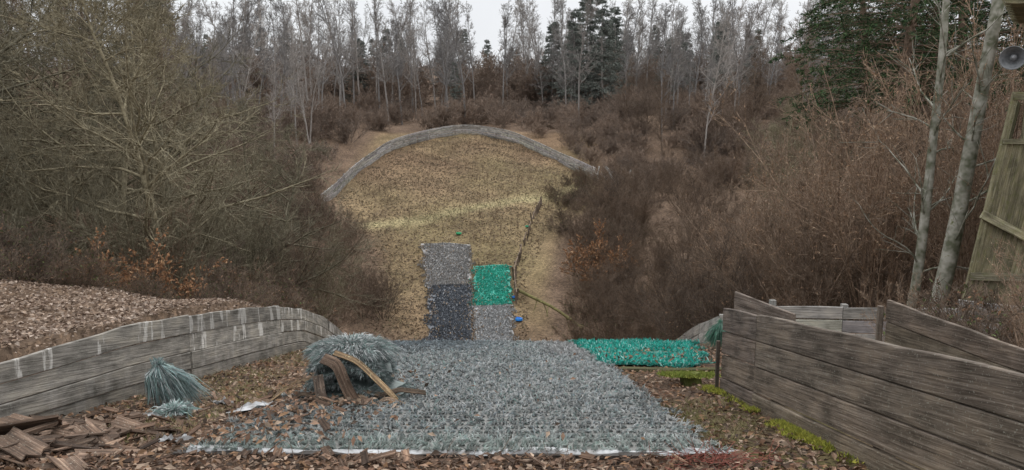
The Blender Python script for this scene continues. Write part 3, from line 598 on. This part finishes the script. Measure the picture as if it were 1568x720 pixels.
strip(mb,[(cx-.22,cy-.30,zc+.50),(cx-.05,cy-.42,zc+.48),(cx+.03,cy-.48,zc+.3),(cx+.12,cy-.50,zc+.12),(cx+.30,cy-.52,zc+.04)],.11,.012,(.7,.3,.5),(.8,.72,.66))
strip(mb,[(cx-.12,cy-.25,zc+.54),(cx+.12,cy-.32,zc+.48),(cx+.42,cy-.38,zc+.2),(cx+.5,cy-.38,zc+.1)],.06,.012,(.3,.8,.5),(1.9,1.75,1.3))
strip(mb,[(cx-.25,cy-.4,zc+.36),(cx-.2,cy-.5,zc+.2),(cx-.12,cy-.55,zc+.03)],.10,.012,(.9,.1,.1),(.8,.8,.8))
strip(mb,[(cx-.45,cy-.35,zc+.3),(cx-.7,cy-.45,zc+.12),(cx-.95,cy-.5,zc+.02)],.06,.012,(.3,.9,.1),(2.0,1.85,1.4))
for k_ in range(24):
    a=r.uniform(0,3.14); x=cx+r.normal(-.05,.36); y=cy-.42+r.normal(0,.14); L_=r.uniform(.15,.4)
    strip(mb,[(x-L_*math.cos(a),y-L_*.4*math.sin(a),zc+r.uniform(.02,.25)),(x,y,zc+r.uniform(.08,.2)),(x+L_*math.cos(a),y+L_*.4*math.sin(a),zc+r.uniform(.0,.1))],r.uniform(.03,.09),.012,(0,.8,.4),np.array([1,.95,.85])*r.uniform(.4,1.8))
mb.obj('torn_strips',[M_debris],w)
def bundle(name,x,y,h,spread,m,seed,cols,dirn=(0,0,0)):
    r=np.random.default_rng(seed); z=float(H(x,y)); w_=empty(name); mb=MB()
    a=r.uniform(0,6.283,m); u=np.sqrt(r.random(m)); rad=spread*u; cl=.75+.3*np.sin(a*5+seed)+.12*np.sin(a*11)
    top=np.array([x-dirn[0],y,z+h])+np.stack([np.cos(a)*.03*u,np.sin(a)*.03*u,r.normal(0,.01,m)],-1)
    bx_=np.stack([x+np.cos(a)*rad*1.2*cl+dirn[0],y+np.sin(a)*rad*cl,z+.0+r.uniform(0,.05,m)],-1)
    d=bx_-top; t=r.uniform(.5,1.05,(m,1)); mid=top+d*t*.45+np.stack([np.cos(a)*.05,np.sin(a)*.05,.02+a*0],-1)+r.normal(0,.018,(m,3)); sd=nrm(np.cross(d,r.normal(0,1,(m,3))))*.003
    tip=top+d*t+r.normal(0,.03,(m,3)); q=np.stack([top-sd,top+sd,mid+sd,tip,mid-sd],1); c=np.asarray(cols)[r.integers(0,len(cols),m)]*(.6+.5*(np.sin(a*8)>0))[:,None]*r.uniform(.5,1.2,(m,1)); mb.add(q,np.arange(m*5).reshape(m,5),col=np.repeat(c,5,0))
    n=m//10; p=np.array([x-dirn[0],y,z+h])+r.normal(0,.02,(n,3)); dd=nrm(np.stack([r.normal(0,.6,n),r.normal(0,.5,n),np.ones(n)],-1)); blades(mb,p,dd,r.uniform(.03,.09,n),.003,np.asarray(cols)[r.integers(0,len(cols),n)],r)
    mb.obj('bristles',[M_plastic],w_)
    mb=MB(); strip(mb,[(x-.05-dirn[0],y,z+h-.02),(x-dirn[0],y,z+h+.0),(x+.05-dirn[0],y,z+h-.02)],.05,.02,(0,1,0),(.2,.3,.3)); mb.obj('binding',[M_rubber],w_)
bundle('bristle_bundle',-3.25,6.95,.42,.28,3000,1,[tuple(teal*.75),tuple(pale*.65),(.24,.34,.34)],(.10,0,0))
bundle('bristle_bundle',3.95,14.0,.5,.36,2400,2,[(.06,.24,.15),(.14,.30,.22),(.22,.32,.28)])
bundle('bristle_bundle',-2.95,6.35,.08,.2,1000,3,[tuple(teal),tuple(pale)])
# broken plank pile, lower left
w=empty('broken_plank_pile'); mb=MB(); r=np.random.default_rng(33)
for k_ in range(80):
    x=-3.35+r.normal(0,.40); y=5.15+r.normal(0,.40); x=max(x,-3.8); hgt=max(0,.20-.2*abs(x+3.5)-.15*abs(y-5.2)); z=float(H(x,y))+.015+hgt*r.random(); a=r.uniform(-.7,1.1)+(3.14 if r.random()<.5 else 0); L_=r.uniform(.15,.62)
    t_=r.uniform(-.2,.3); p0=np.array([x-L_/2*math.cos(a),y-L_/2*math.sin(a),z-L_/2*t_]); p1=np.array([x+L_/2*math.cos(a),y+L_/2*math.sin(a),z+L_/2*t_])
    if p0[0]<-3.88 or p1[0]<-3.88: continue
    up=np.array([-math.sin(a),math.cos(a),r.normal(0,.5)]); box(mb,p0,p1,r.uniform(.05,.19),r.uniform(.008,.022),up,np.array([1,.92,.86])*r.uniform(.4,1.7),r,jag=.10)
mb.obj('broken_planks',[M_debris],w)
mb=MB()
for k_ in range(260):
    x=r.uniform(-3.7,-.6) if r.random()<.8 else r.uniform(-1,2.1); y=r.uniform(4.5,7.6) if x<-1.9 else r.uniform(4.45,4.8) if x>-1.2 else r.uniform(4.6,7.2)
    if x>-2.1 and y>4.8 and r.random()<.5: continue
    z=float(H(x,y))+(.08 if x>-2.1 and y>4.85 else .015)+r.uniform(0,.03); a=r.uniform(0,6.28); L_=r.uniform(.05,.22)
    box(mb,(x,y,z),(x+L_*math.cos(a),y+L_*math.sin(a),z+r.uniform(-.01,.04)),r.uniform(.015,.06),.008,(-math.sin(a),math.cos(a),r.normal(0,.4)),np.array([1,.85,.75])*r.uniform(.3,1.7),r,jag=.03)
mb.obj('wood_splinters',[M_debris])
w=empty('mat_edge_beam'); mb=MB(); 
strip(mb,[(1.5,10.1,float(H(1.5,10.1))+.02),(2.3,9.95,float(H(2.3,9.95))+.02),(2.95,10.1,float(H(2.95,10.1))+.02)],.10,.06,(0,1,0),(.35,.36,.22)); box(mb,(2.12,8.55,float(H(2.12,8.5))-.1),(2.08,8.6,float(H(2.08,8.5))+.12),.2,.22,(1,0,0),(.5,.6,.25)); mb.obj('beam',[M_tower],w)

# ---- leaf litter, moss, grass
r=np.random.default_rng(55)
lc=[(.20,.12,.08),(.28,.185,.13),(.14,.09,.065),(.37,.28,.21),(.085,.062,.048),(.28,.17,.10)]
mb=MB(); m=26000; x=r.uniform(-3.9,4.2,m); y=4.3+11*r.random(m)**1.6
inmat=((x>-2.15-.03*(y-4.9)+r.normal(0,.08,m))&(x<1.4+r.normal(0,.05,m))&(y>4.85))|((x>1.3)&(y>10.5)&(x<2.9+(y-10.2)*.2))
keep=(~inmat)&~((x>2.2)&(y<8))&(r.random(m)<np.where(x>1.4,.75,1)); x,y=x[keep],y[keep]; quad_leaves(mb,np.stack([x,y,H(x,y)+.012+r.uniform(0,.025,len(x))],-1),.032,lc,r,flat=.35)
m=900; x=-2.15+np.abs(r.normal(0,.45,m)); y=r.uniform(4.9,9.5,m); quad_leaves(mb,np.stack([x,y,H(x,y)+.09+r.uniform(0,.02,m)],-1),.035,lc,r,flat=.4)
m=60; x=r.uniform(-2,1.3,m); y=r.uniform(4.95,12,m); quad_leaves(mb,np.stack([x,y,H(x,y)+.10],-1),.03,lc,r,flat=.4)
m=160; x=r.uniform(1.4,3.6,m); y=r.uniform(10.3,13,m); quad_leaves(mb,np.stack([x,y,H(x,y)+.12],-1),.035,lc,r,flat=.4)
m=42000; y=2.5+11.5*r.random(m); x=-3.98-10*r.random(m)**1.5; quad_leaves(mb,np.stack([x,y,H(x,y)+.015+r.uniform(0,.03,m)],-1),.032,[(.29,.21,.155),(.34,.26,.20),(.22,.16,.12),(.42,.34,.28),(.17,.12,.092)],r,flat=.3)
mb.obj('leaf_litter',[M_leafb])
def tufts(name,x,y,h,wd,cols,seed,nb=5,off=0,mat=None,lay=.5):
    r=np.random.default_rng(seed); m=len(x); i=np.repeat(np.arange(m),nb); p=np.stack([x,y,H(x,y)+off],-1)[i]+r.normal(0,h*.25,(m*nb,3))*np.array([1,1,0]); 
    d=nrm(np.stack([r.normal(0,lay,m*nb),r.normal(0,lay,m*nb),np.full(m*nb,.6)],-1)); sd=nrm(np.cross(d,r.normal(0,1,(m*nb,3))))*wd
    q=np.stack([p-sd,p+sd,p+d*(h*r.uniform(.5,1.3,m*nb))[:,None]],1); c=np.asarray(cols)[r.integers(0,len(cols),m)][i]*r.uniform(.85,1.15,(m*nb,1))
    patch_tone=(.74+.4*np.clip(fb(x*.35,y*.3)*.5+.5,0,1))[i][:,None]; c=c*patch_tone  # patchy tone variation of the grass itself
    mb=MB(); mb.add(q,np.arange(m*nb*3).reshape(-1,3),col=np.repeat(c,3,0)); return mb.obj(name,[mat or M_leafb])
m=30000; y=r.uniform(31,74.5,m); x=r.uniform(-14,8,m)
k_=(x>-np.interp(y,[30,45,56,75],[5.8,8.8,13.4,10]))&(x<np.interp(y,[30,40,50,56,66,75],[.8,.8,2.5,7.5,4.5,0]))&~((x>np.interp(y,[32,46],[-3.7,-5.6]))&(x<0)&(y<46.3)&(y>31)&((x<-2.2)|(y<43)))
x,y=x[k_],y[k_]
gsel=(r.random(len(x))<np.exp(-(pathd(x,y)/1.1)**2)*.95+.16)
tufts('dry_grass',x[~gsel],y[~gsel],.12,.02,[(.24,.185,.128),(.215,.16,.11),(.185,.135,.095),(.27,.215,.155)],1,lay=.8,nb=4)
tufts('green_grass',x[gsel],y[gsel],.09,.018,[(.25,.24,.13),(.29,.265,.165),(.22,.21,.115)],2,lay=.7,nb=4)
m=260; y=r.uniform(46,73,m); x=r.uniform(-12,5,m); k_=(x>-np.interp(y,[45,56,75],[8,12.5,8]))&(x<np.interp(y,[45,56,66,75],[1,6,4,-1])); x,y=x[k_],y[k_]; m=len(x)
mb=MB(); P,Q=grow(np.stack([x,y,H(x,y)],-1),nrm(np.stack([r.normal(0,.2,m),r.normal(0,.2,m),np.ones(m)],-1)),r.uniform(.3,1.0,m),np.full(m,.012),np.full(m,.008),5,.1,(0,0,0),r); tubes(mb,P,Q,3,col=(.14,.095,.065))
p,d,rr,t,L=spawn(P,Q,4,.3,1,.5,r); P,Q=grow(p,d,L*.4,np.full(len(t),.009),np.full(len(t),.006),3,.1,(0,0,.05),r); tubes(mb,P,Q,3,col=(.14,.095,.065)); mb.obj('dead_stalks',[M_leafb])
m=5000; x=np.where(r.random(m)<.5,r.uniform(1.5,2.2,m),r.uniform(-3.9,-2.5,m)); y=r.uniform(5.2,15,m); k_=~((x>0)&(y>10)); x,y=x[k_],y[k_]; k_=fb(x*2,y*1.5)>-.1; tufts('grass_tufts',x[k_],y[k_],.07,.003,[(.19,.19,.07),(.32,.27,.15),(.38,.31,.2)],3,nb=6)
m=7000; y=4.6+3.6*r.random(m); x=2.24-np.abs(r.normal(0,.06,m)); k_=fb(y*3,y*0)>-.45; x,y=x[k_],y[k_]; k_=r.random(len(x))<np.clip(np.sin(y*2.4)+.6,.03,1); x,y=x[k_],y[k_]
tufts('moss',x,y,.04,.006,[(.33,.34,.06),(.42,.40,.08),(.22,.24,.05)],4,nb=4,off=.02,lay=.4)
m=900; x=2.08+r.normal(0,.13,m); y=8.6+r.normal(0,.12,m); tufts('moss',x,y,.04,.006,[(.20,.26,.05),(.28,.30,.07)],5,nb=6,off=.12,lay=.4)
mb=MB(); m=260; p=np.stack([1.35+r.normal(0,.17,m),4.68+r.normal(0,.1,m),np.zeros(m)],-1); p[:,2]=H(p[:,0],p[:,1])+r.uniform(0,.05,m)
P,Q=grow(p,nrm(r.normal(0,1,(m,3))*np.array([1,.7,.25])),r.uniform(.08,.22,m),np.full(m,.0025),np.full(m,.0015),4,.15,(0,0,0),r); tubes(mb,P,Q,3,col=(.24,.08,.06)); mb.obj('twig_heap',[M_leafb])
mb=MB(); m=900; x=np.where(r.random(m)<.7,r.uniform(-3.8,2.1,m),r.uniform(1.4,2.2,m)); y=np.where(x>1.4,r.uniform(4.5,9,m),np.where(x<-2.1,r.uniform(4.5,12,m),r.uniform(4.4,4.8,m)))
p=np.stack([x,y,H(x,y)+.02],-1); P,Q=grow(p,nrm(r.normal(0,1,(m,3))*np.array([1,1,.12])),r.uniform(.08,.35,m),np.full(m,.003),np.full(m,.0015),5,.12,(0,0,0),r); tubes(mb,P,Q,3,col=(.11,.075,.055)); mb.obj('fallen_twigs',[M_leafb])

# ------------------------------------------------------------------ wooden tower at the right
w=empty('wooden_judges_tower'); mb=MB(); r=np.random.default_rng(8); Yt=12.
def edge(z): return 7.30+(z+2.8)*.16
for k_ in range(18):
    x0=k_*.155; zb=-3.6; zt=-.18
    box(mb,(edge(zb)+x0+.075,Yt+r.normal(0,.006),zb),(edge(zt)+x0*.98+.075,Yt+r.normal(0,.006),zt),.148,.025,(1,0,0),np.array([1,.98,.9])*r.uniform(.6,1.2))
for z0,z1 in ((-.2,-.12),(.48,.6)): box(mb,(edge(z0)-.05,Yt-.04,(z0+z1)/2),(10.5,Yt-.04,(z0+z1)/2),z1-z0,.06,(0,0,1),(.9,.9,.85))
box(mb,(edge(-3.6)-.02,Yt-.03,-3.6),(edge(.6)-.02,Yt-.03,.6),.09,.05,(1,0,0),(.9,.9,.8))
box(mb,(edge(-1.4)-.1,Yt-.08,-1.30),(9.0,Yt-.08,-2.1),.13,.05,(0,0,1),(1.3,1.3,1.25))
box(mb,(edge(-2.6)-.0,Yt-.07,-2.3),(9.0,Yt-.07,-2.35),.12,.04,(0,0,1),(.8,.8,.8))
box(mb,(8.0,Yt-.035,-.12),(8.02,Yt-.035,.5),.05,.05,(1,0,0),(1.2,1.2,1.2))
for k_ in range(12):
    y0=Yt+.1+k_*.2; sx_=.7*(y0-Yt); box(mb,(edge(-3.6)+sx_,y0,-3.6),(edge(.5)+sx_,y0,.5),.19,.025,(.5,.8,0),np.array([.9,.9,.8])*r.uniform(.5,1))
mb.obj('plank_walls',[M_tower],w)
mb=MB()
for x,y in ((8.15,12.1),(10.4,12.1),(9.9,14.4),(12,14.4)): box(mb,(x,y,-3.6),(x,y,2.2),.12,.12,(1,0,0),(.8,.8,.7))
box(mb,(7.3,11.6,1.93),(11,11.6,1.93),.12,.05,(0,0,1),(1,1,.9))
for k_ in range(18): box(mb,(7.25+k_*.13,11.6+k_*.18,2.02),(11.5+k_*.13,11.6+k_*.18,2.08),.17,.025,(0,1,0),np.array([.9,.9,.8])*r.uniform(.6,1.1))
mb.obj('posts_and_roof',[M_tower],w)
mb=MB(); box(mb,(9.3,13.6,-.3),(11.3,13.6,-.3),.9,.02,(0,0,1)); mb.obj('interior_shadow_sheet',[M_rubber],w)  # dark sheet painting the shadow inside the tower opening
w=empty('horn_loudspeaker',(7.58,11.72,1.10)); w.rotation_euler=(R(6),0,R(-38)); mb=MB(); n=28; a=np.arange(n)/n*6.283
prof=[(.165,-.16),(.172,-.17),(.176,-.155),(.15,-.10),(.10,-.03),(.06,.03),(.045,.07),(.07,.08),(.07,.17),(.03,.18)]
V=np.concatenate([np.stack([np.cos(a)*q,a*0+yv,np.sin(a)*q],-1) for q,yv in prof]); i=np.arange(n*len(prof)).reshape(-1,n); j=np.roll(i,-1,1)
mb.add(V,np.stack([i[:-1],j[:-1],j[1:],i[1:]],-1).reshape(-1,4)); 
prof=[(.163,-.162),(.14,-.09),(.09,-.02),(.05,.03),(.03,.04)]; V=np.concatenate([np.stack([np.cos(a)*q,a*0+yv,np.sin(a)*q],-1) for q,yv in prof]); i=np.arange(n*len(prof)).reshape(-1,n); j=np.roll(i,-1,1)
mb.add(V,[np.stack([i[:-1],i[1:],j[1:],j[:-1]],-1).reshape(-1,4),i[-1]])
prof=[(.001,-.13),(.035,-.11),(.05,-.05),(.03,.03)]; V=np.concatenate([np.stack([np.cos(a)*q,a*0+yv,np.sin(a)*q],-1) for q,yv in prof]); i=np.arange(n*len(prof)).reshape(-1,n); j=np.roll(i,-1,1)
mb.add(V,np.stack([i[:-1],j[:-1],j[1:],i[1:]],-1).reshape(-1,4)); mb.obj('horn',[M_metal],w,smooth=True)
mb=MB(); box(mb,(0,.12,0),(.35,.65,.0),.03,.03,(0,0,1)); box(mb,(0,.1,-.12),(0,.1,.12),.03,.01,(0,1,0)); mb.obj('bracket',[M_metal],w)

# ------------------------------------------------------------------ light, sky, camera
wd=bpy.data.worlds.new('World'); scene.world=wd; wd.use_nodes=True; nt=wd.node_tree; bg=nt.nodes['Background']
sky=nt.nodes.new('ShaderNodeTexSky'); sky.sky_type='NISHITA'; sky.sun_disc=False; sky.sun_elevation=R(48); sky.sun_rotation=R(20); sky.air_density=1.2; sky.dust_density=4; sky.ozone_density=1
hs=nt.nodes.new('ShaderNodeHueSaturation'); hs.inputs['Saturation'].default_value=.3; nt.links.new(sky.outputs[0],hs.inputs['Color'])
tc=nt.nodes.new('ShaderNodeTexCoord'); sp=nt.nodes.new('ShaderNodeSeparateXYZ'); nt.links.new(tc.outputs['Generated'],sp.inputs[0])
cl=ramp(nt,sp.outputs[2],[(0,(5.9,6.1,6.4)),(.25,(6.9,7.1,7.4)),(1,(17,17,17.1))])
nz=noise(nt,tc.outputs['Generated'],3,5,.55); nr_=ramp(nt,nz.outputs['Fac'],[(.3,(.9,.9,.91)),(.7,(1.07,1.07,1.06))])
oc=mix(nt,'MULTIPLY',1.0,cl.outputs[0],nr_.outputs[0])
nt.links.new(mix(nt,'MIX',.85,hs.outputs[0],oc),bg.inputs['Color']); bg.inputs['Strength'].default_value=.135
sl=bpy.data.lights.new('sun','SUN'); sl.energy=.7; sl.angle=R(40); sl.color=(1,.98,.95); so=bpy.data.objects.new('sun',sl); scene.collection.objects.link(so)
so.rotation_euler=Vector((-math.sin(R(20))*math.cos(R(48)),-math.cos(R(20))*math.cos(R(48)),-math.sin(R(48)))).to_track_quat('-Z','Y').to_euler()
cam=bpy.data.cameras.new('camera'); co=bpy.data.objects.new('camera',cam); scene.collection.objects.link(co)
cam.sensor_width=36; cam.lens=26.68; cam.clip_end=1500; cam.clip_start=.1; co.rotation_euler=(R(90-7.8),0,0); scene.camera=co
scene.view_settings.view_transform='Standard'; scene.view_settings.look='None'; scene.view_settings.exposure=0
